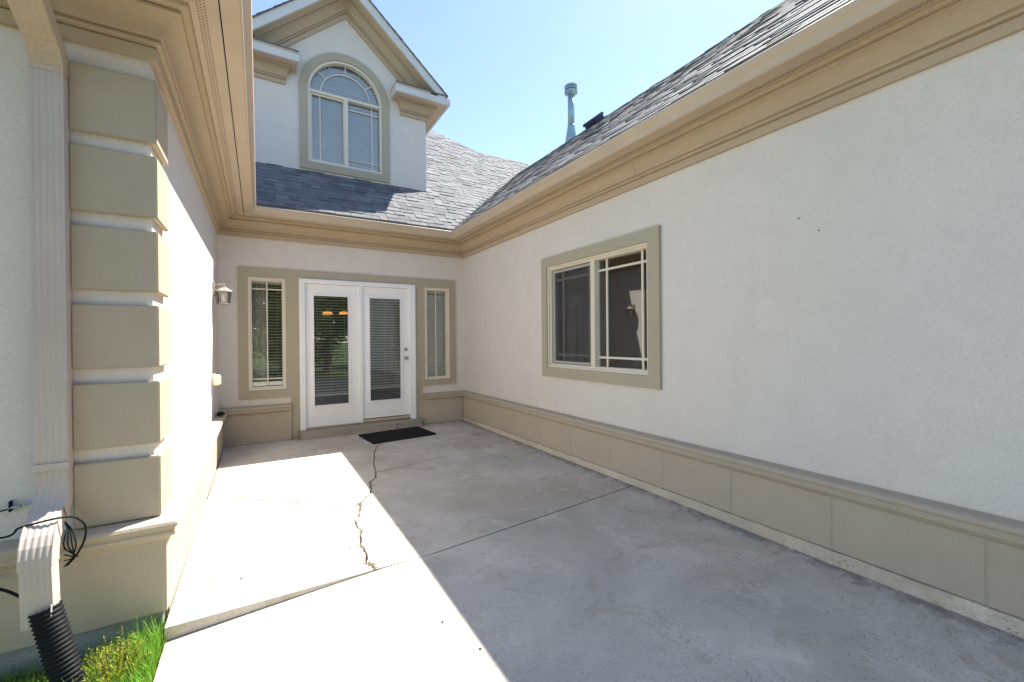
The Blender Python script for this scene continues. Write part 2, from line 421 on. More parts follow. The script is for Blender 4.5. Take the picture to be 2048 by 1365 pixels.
# crumbs along the main crack
g = Geo(); rc = random.Random(21)
def rock(g_, c, r, rnd):
    v = []
    for a in ((1, 0, 0), (-1, 0, 0), (0, 1, 0), (0, -1, 0), (0, 0, 1), (0, 0, -.4)): v.append(tuple(c[i]+a[i]*r*rnd.uniform(.5, 1.3) for i in range(3)))
    g_.add(v, [(0, 2, 4), (2, 1, 4), (1, 3, 4), (3, 0, 4), (2, 0, 5), (1, 2, 5), (3, 1, 5), (0, 3, 5)])
for line, k, sp in ((up, 40, .008), (up2, 150, .014), (dn, 260, .015)):
    for _ in range(k):
        i = rc.randrange(len(line)-1); t_ = rc.random()
        x = line[i][0]*(1-t_)+line[i+1][0]*t_+rc.gauss(0, sp); y = line[i][1]*(1-t_)+line[i+1][1]*t_+rc.gauss(0, sp*.5)
        rock(g, (x, y, .002), rc.uniform(.002, .007), rc)
tag(g.make('crack_crumbs', M['chip']), 'loose concrete crumbs along the long crack in the patio', 'debris', kind='stuff')
# dry leaf bits on the sunny slab
g = Geo(); rc = random.Random(4)
for (x, y) in [(.30, 2.05), (.62, 2.12), (.83, 1.70), (.58, 1.62), (.05, 1.78), (.42, 1.52), (.20, 2.30), (-.1, 2.9), (.5, 2.95), (.2, 3.3), (.75, 1.95), (.55, 1.46), (.52, 1.30), (.1, 1.5)]:
    rock(g, (x, y, zlow(x, y)+.002 if y < 2.59 else .002), rc.uniform(.003, .009), rc)
for _ in range(70):
    x = rc.uniform(-.38, .95); y = rc.uniform(.9, 5.2)
    rock(g, (x, y, zlow(x, y)+.001 if y < 2.58 else .001), rc.uniform(.0015, .0045), rc)
tag(g.make('dry_bits', M['soil']), 'scattered dry leaf bits on the sunlit concrete', 'debris', kind='stuff')

# ------------------------------------------------------------------ walls
def wall(name, loops, fn, t0, t1, mat='white_stucco', parent=None):
    return Geo().prism(loops, fn, t0, t1).make(name, M[mat], parent or H)
DOOR = (.491, 2.17, .105, 2.252)
SL_L = (-.122, .322, .709, 2.231); SL_R = (2.332, 2.756, .722, 2.222)
WR = (2.675, 4.236, 1.024, 2.232)
wall('wall', [rect(XL, XR, -.2, 3.0), rect(DOOR[0], DOOR[1], DOOR[2]-.1, DOOR[3]), rect(*SL_L), rect(*SL_R)], XZ(YB), 0, .16)
wall('wall', [rect(RY0, YB+.16, -.2, 3.0), rect(*WR)], YZ(XR), .0, .16)
wall('wall', [rect(YF, YB, -.2, 3.0)], YZ(XL), -.16, 0)
wall('wall', [rect(WX0, XL-.16, -.2, 3.0)], XZ(YF), 0, .16)
wall('wall', [rect(YF+.16, 18, -.2, 3.0)], YZ(WX0), 0, .16)
wall('wall', [rect(RY0, 14.5, -.2, 3.0)], YZ(RX1), -.16, 0)
wall('wall', [[(XR+.16, -.2), (RX1-.16, -.2), (RX1-.16, 3.2), (5.94, 5.62), (XR+.16, 3.2)]], XZ(RY0), 0, .16)

# foundation under the front wall
Geo().box(WX0, XL+.03, YF-.035, YF+.1, -.3, .028).make('foundation', M['foundation'], H)
Geo().box(XL-.05, XL+.035, YF+.1, YB, -.3, .02).make('foundation', M['foundation'], H)

# wainscot panels
def panel(x0, x1, y0, y1, z0, z1): return Geo().bbox(x0, x1, y0, y1, z0, z1, .005).make('wainscot_panel', M['base_stucco'], H)
OW = .05
yb = [6.731-OW, 6.28, 5.65, 5.02, 4.39, 3.76, 3.13, 2.505, 1.88, 1.239, .597, -.04, -.68, -1.32, -1.96, -2.6, -3.2]
for a, b in zip(yb, yb[1:]): panel(XR-OW, XR-.001, b+.0025, a-.0025, .062, .388)
yl = [3.36, 3.99, 4.62, 5.25, 5.88, YB-OW-.002]
for i, (a, b) in enumerate(zip(yl, yl[1:])): panel(XL+.001, XL+OW, a+.0025, b-.0025, .0296, .388)
xf = [-1.75, -3.1, WX0]
for i, (a, b) in enumerate(zip(xf, xf[1:])): panel(b+.0025, a-.0025, YF-OW, YF-.001, .030, .388)
Geo().prism([[(-1.746, YF-.001), (-1.746, YF-OW), (XL+OW, YF-OW), (XL+OW, 3.356), (XL+.001, 3.356), (XL+.001, YF-.001)]], lambda u, v_, t: (u, v_, t), .030, .388).make('wainscot_panel', M['base_stucco'], H)
panel(XL+OW+.0, .381, YB-OW, YB-.001, -.02, .388)
panel(2.284, XR-OW, YB-OW, YB-.001, -.0, .388)
Geo().box(XR-.046, XR-.001, RY0, YB-.06, .063, .385).make('wainscot_backing', M['trim_stucco'], H)
Geo().box(XL+.001, XL+.047, YF+.03, YB-.06, -.06, .029).make('wainscot_base', M['base_stucco'], H)
Geo().box(XL+.001, XL+.045, YF, YB-.06, .0295, .385).make('wainscot_backing', M['trim_stucco'], H)
# footing strip under the right wall
g = Geo(); rf = random.Random(8); yy = RY0; v = []; f = []; k = 0
while yy < YB-.06:
    o = .060+rf.uniform(-.004, .004); v += [(XR-o, yy, .060+rf.uniform(-.004, .002)), (XR-o-.006, yy, -.05), (XR, yy, -.05), (XR, yy, .062)]
    if k: f += [(4*k-4+a, 4*k-4+(a+1) % 4, 4*k+(a+1) % 4, 4*k+a) for a in range(4)]
    k += 1; yy += .06
f += [(0, 1, 2, 3), (4*k-4, 4*k-3, 4*k-2, 4*k-1)]
g.add(v, f).make('footing', M['footing'], H)

CAP = [(0, .497), (.082, .489), (.097, .482), (.103, .470), (.100, .458), (.088, .450), (.086, .438), (.092, .430), (.088, .415), (.070, .404), (.066, .396), (.054, .386), (0, .386)]
PA = [(WX0, YF), (XL, YF), (XL, YB), (.381, YB)]
PB = [(2.284, YB), (XR, YB), (XR, RY0)]
def normals(P): return [((b[1]-a[1])/math.dist(a, b), -(b[0]-a[0])/math.dist(a, b)) for a, b in zip(P, P[1:])]
for P in (PA, PB):
    N_ = normals(P)
    for i in range(len(P)-1):
        v, f = sweep(CAP, P, N_, i, i+1)
        mk('wainscot_cap', v, f, M['base_stucco'], H)

# quoins
for z0, z1 in ((2.350, 2.664), (1.979, 2.286), (1.612, 1.913), (1.240, 1.545), (.863, 1.171), (.500, .800)):
    g = Geo(); o = .027
    loop = [(XL-.288, YF), (XL-.288, YF-o), (XL+o, YF-o), (XL+o, YF+.283), (XL, YF+.283), (XL, YF)]
    d = .004
    g.prism([loop], lambda u, v_, t: (u, v_, t), z0, z1)
    q = g.make('quoin', M['tan_stucco'], H)
    bm = bmesh.new(); bm.from_mesh(q.data); bmesh.ops.dissolve_limit(bm, angle_limit=.02, verts=bm.verts[:], edges=bm.edges[:])
    bmesh.ops.bevel(bm, geom=bm.edges[:], offset=.005, segments=2, affect='EDGES'); bm.to_mesh(q.data); bm.free()

# ------------------------------------------------------------------ cornice, soffit, gutter
COR = [(0, ZC), (.030, ZC), (.032, ZC+.056), (.020, ZC+.060), (.020, ZC+.065), (.050, ZC+.068), (.053, ZC+.076), (.050, ZC+.085), (.040, ZC+.089), (.040, ZC+.094), (.060, ZC+.098), (.064, ZC+.112),
       (.071, ZC+.136), (.084, ZC+.160), (.103, ZC+.180), (.124, ZC+.191), (.142, ZC+.196), (.142, ZC+.208), (.133, ZC+.210), (.133, ZC+.215), (.166, ZC+.217), (.174, ZC+.224), (.178, ZC+.234), (.178, ZC+.246), (0, ZC+.246)]
ZS = ZC+.243
SOF = [(.16, ZS), (.30, ZS), (.30, ZS+.02), (.16, ZS+.02)]
VEN = [(.206, ZS-.002), (.214, ZS-.002), (.214, ZS+.001), (.206, ZS+.001)]
VEN2 = [(.221, ZS-.002), (.229, ZS-.002), (.229, ZS+.001), (.221, ZS+.001)]
VEN3 = [(.236, ZS-.002), (.244, ZS-.002), (.244, ZS+.001), (.236, ZS+.001)]
GUT = [(.307, ZS-.004), (.388, ZS-.004), (.398, ZS+.004), (.402, ZS+.024), (.410, ZS+.044), (.424, ZS+.060), (.436, ZS+.074), (.440, ZS+.098), (.434, ZS+.104), (.424, ZS+.102),
       (.424, ZS+.096), (.432, ZS+.092), (.428, ZS+.078), (.414, ZS+.064), (.400, ZS+.044), (.392, ZS+.024), (.386, ZS+.004), (.312, ZS+.002), (.312, ZS+.098), (.307, ZS+.098)]
DARK = [(.300, ZS+.012), (.307, ZS+.012), (.307, ZS+.03), (.300, ZS+.03)]
PC = [(WX0, YF), (XL, YF), (XL, 3.42), (XL, 3.4235), (XL, YB), (XR, YB), (XR, 2.78), (XR, 2.7765), (XR, RY0)]
NC = normals(PC)
NC = [n if i < 4 else (n[0]*.84, n[1]*.84) for i, n in enumerate(NC)]
def along(prof, name, mat, P, N_, skip=(), smooth=False, joins=None):
    for a, b in joins or [(i, i+1) for i in range(len(P)-1)]:
        v, f = sweep(prof, P, N_, a, b); mk(name, v, f, M[mat], H, smooth)
J = [(0, 1), (1, 2), (3, 4), (4, 5), (5, 6), (7, 8)]
along(COR, 'cornice', 'cornice_stucco', PC, NC, joins=J)
PG = [(WX0, YF), (XL, YF), (XL, YB), (XR, YB), (XR, RY0)]; NG = normals(PG); NG = [n if i < 2 else (n[0]*.84, n[1]*.84) for i, n in enumerate(NG)]
along(SOF, 'soffit', 'tan_metal', PG, NG); along(VEN, 'soffit_vent', 'vent', PG, NG); along(VEN2, 'soffit_vent', 'vent', PG, NG); along(VEN3, 'soffit_vent', 'vent', PG, NG)
along(DARK, 'fascia_gap', 'gap_dark', PG, NG)
along(GUT, 'gutter', 'tan_metal', PG, NG)
# gutter hanger seams: narrow bands where lengths of gutter meet
def gut_seam(axis, q, wd=.012):
    P = [(XR, q+wd), (XR, q-wd)] if axis == 'r' else ([(XL, q-wd), (XL, q+wd)] if axis == 'l' else [(q-wd, YB), (q+wd, YB)])
    prof = [(.395, ZS-.0065), (.401, ZS+.002), (.405, ZS+.024), (.413, ZS+.043), (.427, ZS+.058), (.439, ZS+.073), (.443, ZS+.1), (.438, ZS+.098), (.433, ZS+.076), (.420, ZS+.062), (.404, ZS+.044), (.397, ZS+.024), (.39, ZS-.003)]
    kq = 1 if axis == 'l' else .84
    v, f = sweep(prof, P, [(n[0]*kq, n[1]*kq) for n in normals(P)], 0, 1); mk('gutter_seam', v, f, M['tan_metal'], H)
gut_seam('r', YB-.56); gut_seam('b', XR-.50); gut_seam('b', XL+.56); gut_seam('l', YB-.58)

# ------------------------------------------------------------------ roofs
def proj(p):
    d = Vector(p)-CAM; z = d.dot(F_)
    return None if z < .05 else (1024+F_PX*d.dot(R_)/z, 682.5-F_PX*d.dot(U_)/z)
def clip(poly, conv):
    out = poly
    n = len(conv); area = sum(conv[i][0]*conv[(i+1) % n][1]-conv[(i+1) % n][0]*conv[i][1] for i in range(n))
    sg = 1 if area > 0 else -1
    for i in range(n):
        a, b = conv[i], conv[(i+1) % n]; src = out; out = []
        side = lambda p: sg*((b[0]-a[0])*(p[1]-a[1])-(b[1]-a[1])*(p[0]-a[0]))
        for j in range(len(src)):
            p, q = src[j], src[(j+1) % len(src)]; sp, sq = side(p), side(q)
            if sp >= 0: out.append(p)
            if (sp >= 0) != (sq >= 0):
                t = sp/(sp-sq); out.append((p[0]+(q[0]-p[0])*t, p[1]+(q[1]-p[1])*t))
        if len(out) < 3: return []
    return out
SH = []     # (area in view, verts, faces)
def shingles(conv, fn, s0, s1, u0, u1, up_scale, seed, bx=.30):
    """conv: plan polygon (u, s) with s the run from the eave in plan; fn(u,s,h) -> world, h height off the deck"""
    rnd = random.Random(seed); step = .14/up_scale; r = 0; s = s0
    while s < s1:
        u = u0-rnd.uniform(0, bx)
        while u < u1:
            wd = rnd.choice((.12, .15, .18, .22, .28)); h = rnd.choice((.003, .004, .008, .011))
            e = rnd.uniform(-.004, .004); q = clip([(u+.003, s+e), (u+wd-.003, s+e), (u+wd-.003, s+step*1.45), (u+.003, s+step*1.45)], conv)
            u += wd
            if len(q) < 3: continue
            v = []
            for (a, b) in q:
                t = (b-s)/(step*1.45); v.append(Vector(fn(a, b, h*1.1+.004-(h+.002)*t)))
            n = len(v); low = [Vector(fn(a, b, -.004)) for a, b in q]
            fs = [tuple(range(n))]+[(i, (i+1) % n, n+(i+1) % n, n+i) for i in range(n)]
            pp = [proj(p) for p in v]; ar = 0
            if all(pp):
                cx = sum(p[0] for p in pp)/n; cy = sum(p[1] for p in pp)/n
                if 0 < cx < 2048 and 0 < cy < 1365: ar = abs(sum(pp[i][0]*pp[(i+1) % n][1]-pp[(i+1) % n][0]*pp[i][1] for i in range(n)))/2
            SH.append((ar, v+low, fs))
        s += step
def deck(pts, name='roof', th=.05):
    """flat roof polygon with 4 cm thickness, a little below the shingles"""
    v = [Vector(p)-Vector((0, 0, .008)) for p in pts]; n = len(v); v2 = [p-Vector((0, 0, th)) for p in v]
    return mk(name, v+v2, [tuple(range(n)), tuple(range(n, 2*n))[::-1]]+[(i, (i+1) % n, n+(i+1) % n, n+i) for i in range(n)], M['shingle'], H)
cosS = math.cos(math.atan(SLOPE)); nzS = cosS; nrS = math.sin(math.atan(SLOPE))
XRG = 5.94; run = XRG-XER; ZR = ZE+SLOPE*run; RYE = RY0-.35
# right wing
fr = lambda u, s, h: (XER+s-h*nrS, u, ZE+SLOPE*s+h*nzS)
polyR = [(RYE, .05), (YEB+.05, .05), (YEB+run, run), (RYE, run)]
roof_r = deck([fr(*p, 0) for p in polyR])
shingles(polyR, fr, .038, run, RYE, YEB+run, 1/cosS, 11)
deck([(XRG, RYE, ZR), (XRG, YEB+run, ZR), (2*XRG-XER, YEB, ZE), (2*XRG-XER, RYE, ZE)])
# back wing
fb = lambda u, s, h: (u, YEB+s-h*nrS, ZE+SLOPE*s+h*nzS)
YK, XK = 10.65, 5.2; sk = YK-YEB
polyB = [(XEL-.05, .05), (XER+.05, .05), (XER+run, run), (XER+sk, sk), (XEL-sk, sk)]
roof_b = deck([fb(*p, 0) for p in polyB])
shingles(polyB, fb, .038, sk, XEL-1.0, XER+sk, 1/cosS, 12)
SR = 2.0
polyU = [(XEL-sk, sk), (XK, sk), (XK-SR, sk+SR), (XEL-sk, sk+SR)]
deck([fb(*p, 0) for p in polyU]); shingles(polyU, fb, sk, sk+SR, 1.5, XK, 1/cosS, 13)
deck([fb(XRG, run, 0), fb(2*XRG-XER, 0, 0), fb(2*XRG-XER, sk, 0), fb(XER+sk, sk, 0)])
deck([fb(XK, sk, 0), (XK+.01, YK+4.2, 3.2), (XK-SR, sk+SR+YEB, ZE+SLOPE*(sk+SR))])
zk = ZE+SLOPE*sk
deck([(XK, YK, zk), (2*XRG-XER, YK, zk), (2*XRG-XER, YK+4.2, 3.17), (XK, YK+4.2, 3.17)])
deck([(XEL-sk, YEB+sk+SR, zk+SLOPE*SR), (XK-SR, YEB+sk+SR, zk+SLOPE*SR), (XK-SR, 18.6, 3.2), (XEL-sk, 18.6, 3.2)])
# left wing: hip
xm = (WX0-.36+XEL)/2; rl = XEL-xm
fl = lambda u, s, h: (XEL-s+h*nrS, u, ZE+SLOPE*s+h*nzS)
polyL = [(YEF, 0), (YEB, 0), (YEB+rl, rl), (YEF+rl, rl)]
deck([fl(*p, 0) for p in polyL]); shingles(polyL, fl, -.012, rl, YEF, YEB+rl, 1/cosS, 14)
ff = lambda u, s, h: (u, YEF+s-h*nrS, ZE+SLOPE*s+h*nzS)
polyF = [(WX0-.36, 0), (XEL, 0), (xm, rl)]
deck([ff(*p, 0) for p in polyF]); shingles(polyF, ff, -.012, rl, WX0, XEL, 1/cosS, 15)
deck([(WX0-.36, YEF, ZE), (xm, YEF+rl, ZE+SLOPE*rl), (xm, YEB+rl, ZE+SLOPE*rl), (WX0-.36, YEB+rl, ZE)])
# valley strip of woven shingles between back and right roofs
g = Geo()
for i in range(26):
    s = .02+i*.125
    if s > run: break
    a = Vector(fb(XER+s-.10, s+.01, .022)); b = Vector(fb(XER+s+.01, s+.01, .022)); c = Vector(fb(XER+s+.10, s+.12, .016)); d = Vector(fb(XER+s-.02, s+.12, .016))
    g.add([a, b, c, d]+[p-Vector((0, 0, .02)) for p in (a, b, c, d)], [(0, 1, 2, 3), (0, 4, 5, 1), (1, 5, 6, 2), (2, 6, 7, 3), (3, 7, 4, 0)])
g.make('valley_shingles', M['shingle'], H)

# ------------------------------------------------------------------ dormer
YD, XC, HW, MD = 7.61, 1.307, 1.388, .88
ZB = 5.414; ZA = ZB-.0+MD*HW+.16
ZA = 6.795
wl, wr, cx, zs_, R0 = .712, 1.893, 1.3025, 5.46, .5905
def arch(x0, x1, zb, zsp, n=28):
    c = (x0+x1)/2; r = (x1-x0)/2
    return [(x0, zb), (x1, zb)]+[(c+r*math.cos(math.pi*i/n), zsp+r*math.sin(math.pi*i/n)) for i in range(n+1)]
gable = [(XC-HW, 3.9), (XC+HW, 3.9), (XC+HW, 5.62), (XC, ZA+.10), (XC-HW, 5.62)]
wall('dormer_wall', [gable, arch(wl, wr, 4.275, zs_)], XZ(YD), 0, .14)
for x0 in (XC-HW, XC+HW-.14):
    Geo().prism([[(YD+.14, 3.9), (YD+.14, 5.62), (9.5, 5.62), (YEB+(3.9-ZE)/SLOPE, 3.9)]], YZ(x0), 0, .14).make('dormer_wall', M['white_stucco'], H)
# arched trim band
Geo().prism([arch(.588, 2.017, 4.152, zs_), arch(wl-.002, wr+.002, 4.277, zs_)], XZ(YD), -.03, -.0015).make('window_surround', M['trim_stucco'], H)
# cornice returns and side eaves
DC = [(o, z-ZC+ZB) for o, z in COR]
zf0, zf1 = ZB+.232, ZB+.335
for sgn in (1, -1):
    xa, xb = XC+sgn*.93, XC+sgn*HW
    P = [(xa, YD+.12), (xa, YD), (xb, YD), (xb, 9.7)]
    if sgn > 0: N_ = [(-.55, 0), (0, -1), (1, 0)]
    else: N_ = [(.55, 0), (0, -1), (-1, 0)]
    def sw(prof, name, mat):
        for i in range(3):
            v, f = sweep(prof, P, N_, i, i+1); mk(name, v, f, M[mat], H)
    sw(DC, 'dormer_cornice', 'cornice_stucco')
    sw([(.02, zf0+.012), (.325, zf0+.012), (.325, zf0+.03), (.02, zf0+.03)], 'dormer_soffit', 'tan_metal')
    sw([(.31, zf0-.004), (.35, zf0-.004), (.35, zf1), (.31, zf1)], 'dormer_fascia', 'white_fascia')
    # drip strip and small sloped cap of the return
    P2 = P[:3]
    for i in range(2):
        v, f = sweep([(.32, zf1+.001), (.356, zf1+.001), (.356, zf1+.045), (.32, zf1+.045)], [(P2[0]), P2[1], (xb-sgn*.02, YD)], N_[:2], i, i+1); mk('return_drip_edge', v, f, M['tan_metal'], H)
    a = min(xa, xb)-(.19 if sgn > 0 else 0); b = max(xa, xb)+(.19 if sgn < 0 else 0)
    x0_, x1_ = (xa-.19, xb+.24) if sgn > 0 else (xb-.24, xa+.19)
    v = [(x0_, YD-.37, zf1+.047), (x1_, YD-.37, zf1+.047), (x1_, YD-.001, zf1+.21), (x0_+(.1 if sgn > 0 else 0), YD-.001, zf1+.21), (x0_, YD-.37, zf1+.03), (x1_, YD-.37, zf1+.03), (x1_, YD-.001, zf1+.03), (x0_, YD-.001, zf1+.03)]
    mk('return_roof', v, [(0, 1, 2, 3), (0, 4, 5, 1), (1, 5, 6, 2), (2, 6, 7, 3), (3, 7, 4, 0), (4, 7, 6, 5)], M['shingle'], H)
# raking cornice
kk = 1/math.cos(math.atan(MD))
def rake(prof, name, mat, xin, xout, vert=False):
    for sgn in (1, -1):
        v = []; n = len(prof)
        for x in (xin, xout):
            for (o, h) in prof: v.append((XC+sgn*x, YD-o, ZA+(h if vert else h*kk)-MD*x))
        f = [(k, (k+1) % n, n+(k+1) % n, n+k) for k in range(n)]+[tuple(range(n))[::-1], tuple(range(n, 2*n))]
        mk(name, v, f, M[mat], H)
rake([(o, z-ZC) for o, z in COR], 'raking_cornice', 'cornice_stucco', 0, 1.32)
rake([(.02, .315), (.32, .315), (.32, .335), (.02, .335)], 'raking_soffit', 'tan_metal', 0, 1.6, True)
rake([(.312, .295), (.352, .295), (.352, .455), (.312, .455)], 'rake_fascia', 'white_fascia', 0, HW+.255, True)
rake([(.314, .457), (.358, .457), (.358, .475), (.314, .475)], 'rake_drip_edge', 'tan_metal', 0, HW+.262, True)
ZT = ZA+.477
for sgn in (1, -1):
    xo = HW+.30
    fd = (lambda sg: (lambda u, s, h: (XC+sg*(xo-s)+sg*h*.66, u, ZT-MD*(xo-s)+h*.75)))(sgn)
    ye = lambda s: YEB+(ZT-MD*(xo-s)-ZE)/SLOPE
    pd = [(YD-.372, 0), (ye(0), 0), (min(ye(xo), 11.4), xo), (YD-.372, xo)]
    deck([Vector(fd(*p, 0))+Vector((0, 0, .006)) for p in pd], 'dormer_roof', .012)
    shingles(pd, fd, -.012, xo, YD-.372, 11.4, kk, 20+sgn)

# emit shingles: the 300 that show largest as parts, the rest as one
SH.sort(key=lambda t: -t[0])
for ar, v, f in SH[:300]: mk('shingle', v, f, M['shingle'], roof_b, recalc=False)
g = Geo()
for ar, v, f in SH[300:]: g.add(v, f)
tag(g.make('shingle', M['shingle'], H, recalc=False), kind='stuff')

# ------------------------------------------------------------------ windows and doors
def ring(g_, x0, x1, z0, z1, wd, fn, t0, t1):
    return g_.prism([rect(x0, x1, z0, z1), rect(x0+wd, x1-wd, z0+wd, z1-wd)], fn, t0, t1)
def part(g_, name, mat, par): return g_.make(name, M[mat], par)
# dormer window
dw = Geo().prism([arch(wl, wr, 4.277, zs_), arch(wl+.035, wr-.035, 4.312, zs_)], XZ(YD), -.012, .09).make('dormer_window', M['almond'], H)
fnD = XZ(YD)
part(Geo().prism([rect(wl+.034, wr-.034, zs_-.03, zs_+.012)], fnD, .0, .08), 'transom', 'almond', dw)
part(Geo().prism([rect(cx-.03, cx+.03, 4.31, zs_-.03)], fnD, .002, .08), 'mullion', 'almond', dw)
part(Geo().prism([rect(wl+.04, cx-.03, 4.315, zs_-.032), rect(wl+.068, cx-.045, 4.343, zs_-.06)], fnD, .03, .06), 'sash', 'almond', dw)
arcR = .40
pts = lambda r: [(cx+r*math.cos(math.pi*i/28), zs_+.012+r*math.sin(math.pi*i/28)) for i in range(29)]
part(Geo().prism([pts(arcR)+pts(arcR-.016)[::-1]], fnD, .050, .062), 'muntin', 'almond', dw)
for ang in (38, 90, 142):
    a = math.radians(ang); d = Vector((math.cos(a), math.sin(a))); n_ = Vector((-d.y, d.x))*.008
    p0 = Vector((cx, zs_+.012))+d*arcR; p1 = Vector((cx, zs_+.012))+d*(R0-.03)
    part(Geo().prism([[tuple(p0+n_), tuple(p0-n_), tuple(p1-n_), tuple(p1+n_)]], fnD, .050, .062), 'muntin', 'almond', dw)
for x in (wr-.16,): part(Geo().prism([rect(x-.008, x+.008, 4.312, zs_-.03)], fnD, .050, .062), 'muntin', 'almond', dw)
for z in (4.45, zs_-.16): part(Geo().prism([rect(cx+.03, wr-.035, z-.008, z+.008)], fnD, .051, .061), 'muntin', 'almond', dw)
part(Geo().prism([rect(wl+.18, wl+.196, 4.345, zs_-.06)], fnD, .050, .062), 'muntin', 'almond', dw)
part(Geo().prism([arch(wl+.03, wr-.03, 4.305, zs_)], fnD, .070, .074), 'pane', 'glass', dw)

# right window
ws = Geo().prism([rect(2.542, 4.344, .910, 2.346), rect(WR[0]-.001, WR[1]+.001, WR[2]-.001, WR[3]+.001)], YZ(XR), -.03, -.0015).make('window_surround', M['trim_stucco'], H)
fnR = YZ(XR)
rwin = ring(Geo(), WR[0], WR[1], WR[2], WR[3], .022, fnR, -.012, .10).make('slider_window', M['almond'], H)
part(ring(Geo(), WR[0]+.022, WR[1]-.022, WR[2]+.022, WR[3]-.022, .022, fnR, .012, .10), 'inner_frame', 'almond', rwin)
part(Geo().prism([rect(3.415, 3.478, WR[2]+.044, WR[3]-.044)], fnR, .006, .09), 'mullion', 'almond', rwin)
part(ring(Geo(), 3.478, WR[1]-.06, WR[2]+.05, WR[3]-.052, .030, fnR, .030, .055), 'screen_frame', 'sash', rwin)
part(Geo().prism([rect(3.505, WR[1]-.088, WR[2]+.078, WR[3]-.08)], fnR, .040, .0415), 'screen', 'screen', rwin)
for y in (3.288, 2.813): part(Geo().prism([rect(y-.011, y+.011, WR[2]+.044, WR[3]-.044)], fnR, .060, .072), 'muntin', 'almond', rwin)
for z in (2.079, 1.165): part(Geo().prism([rect(WR[0]+.044, 3.415, z-.011, z+.011)], fnR, .0605, .0715), 'muntin', 'almond', rwin)
for y in (4.022, 3.560): part(Geo().prism([rect(y-.011, y+.011, WR[2]+.07, WR[3]-.07)], fnR, .060, .072), 'muntin', 'sash', rwin)
for z in (2.068, 1.176): part(Geo().prism([rect(3.478, WR[1]-.06, z-.011, z+.011)], fnR, .0605, .0715), 'muntin', 'sash', rwin)
part(Geo().prism([rect(WR[0]+.03, 3.44, WR[2]+.03, WR[3]-.03)], lambda u, v_, t: (XR+t-(u-3.06)*.024, u, v_), .080, .084), 'pane', 'glass', rwin)
part(Geo().prism([rect(3.44, WR[1]-.03, WR[2]+.03, WR[3]-.03)], fnR, .086, .091), 'pane', 'glass', rwin)

# back wall: trim slab round door and sidelights
fnB = XZ(YB)
outer = [(-.234, .590), (.381, .590), (.381, -.02), (DOOR[0], -.02), (DOOR[0], DOOR[3]), (DOOR[1], DOOR[3]), (DOOR[1], -.02), (2.284, -.02), (2.284, .622), (2.870, .622), (2.870, 2.366), (-.234, 2.366)]
Geo().prism([outer, rect(*SL_L), rect(*SL_R)], fnB, -.022, -.0015).make('door_surround', M['trim_stucco'], H)
def sidelight(S, hz):
    w_ = ring(Geo(), *S, .024, fnB, -.036, .10).make('sidelight_window', M['almond'], H)
    part(ring(Geo(), S[0]+.024, S[1]-.024, S[2]+.024, S[3]-.024, .018, fnB, -.012, .09), 'inner_frame', 'almond', w_)
    c = (S[0]+S[1])/2
    part(Geo().prism([rect(c-.009, c+.009, S[2]+.042, S[3]-.042)], fnB, .050, .062), 'muntin', 'almond', w_)
    for z in hz: part(Geo().prism([rect(S[0]+.042, S[1]-.042, z-.009, z+.009)], fnB, .0505, .0615), 'muntin', 'almond', w_)
    part(Geo().prism([rect(S[0]+.03, S[1]-.03, S[2]+.03, S[3]-.03)], fnB, .066, .070), 'pane', 'glass', w_)
sidelight(SL_L, (2.085, .852)); sidelight(SL_R, ())

# french doors
fd_ = Geo().prism([[(DOOR[0], DOOR[2]), (DOOR[0]+.07, DOOR[2]), (DOOR[0]+.07, 2.192), (DOOR[1]-.088, 2.192), (DOOR[1]-.088, DOOR[2]), (DOOR[1], DOOR[2]), (DOOR[1], DOOR[3]), (DOOR[0], DOOR[3])]], fnB, -.045, .12).make('door_frame', M['white_door'], H)
part(Geo().prism([[(DOOR[0]+.012, DOOR[2]), (DOOR[0]+.034, DOOR[2]), (DOOR[0]+.034, 2.222), (DOOR[1]-.034, 2.222), (DOOR[1]-.034, DOOR[2]), (DOOR[1]-.012, DOOR[2]), (DOOR[1]-.012, 2.240), (DOOR[0]+.012, 2.240)]], fnB, -.054, -.046), 'moulding', 'white_door', fd_)
part(Geo().prism([rect(1.316, 1.354, DOOR[2]+.02, 2.192)], fnB, -.012, .05), 'astragal', 'white_door', fd_)
part(Geo().box(DOOR[0]+.07, DOOR[1]-.088, YB-.03, YB+.12, DOOR[2]-.004, DOOR[2]+.022), 'threshold', 'nickel', fd_)
def door(x0, x1, z0, gx0, gx1, gz0, gz1, knob):
    d = Geo().prism([rect(x0, x1, z0, 2.189), rect(gx0, gx1, gz0, gz1)], fnB, .022, .066).make('door', M['white_door'], H)
    part(ring(Geo(), gx0-.036, gx1+.036, gz0-.036, gz1+.036, .014, fnB, .010, .0215), 'glazing_bead', 'white_door', d)
    part(ring(Geo(), gx0-.022, gx1+.022, gz0-.022, gz1+.022, .022, fnB, .002, .0215), 'glazing_frame', 'white_door', d)
    part(Geo().prism([rect(gx0-.003, gx1+.003, gz0-.003, gz1+.003)], fnB, .034, .039), 'pane', 'glass', d)
    if knob:
        for z, r, dp in ((1.079, .030, .055), (1.219, .028, .020)):
            v = Geo().lathe([(r, 0), (r*1.02, .006), (r*.5, .010), (r*.45, dp*.5), (r*.85, dp*.65), (r*.95, dp*.85), (r*.6, dp)], n=20)
            mk('knob' if dp > .03 else 'deadbolt', [(2.026+a, YB+.0215-c, z+b) for a, b, c in v.v], v.f, M['nickel'], d, True)
    return d
door(.563, 1.315, .125, .684, 1.153, .431, 2.021, False)
door(1.355, 2.081, .172, 1.466, 1.941, .437, 2.018, True)
Geo().box(1.356, 2.081, YB+.024, YB+.06, .160, .171).make('door_gap_shade', M['gap_dark'], H)  # dark-coloured strip stands in for the shaded gap under the right door
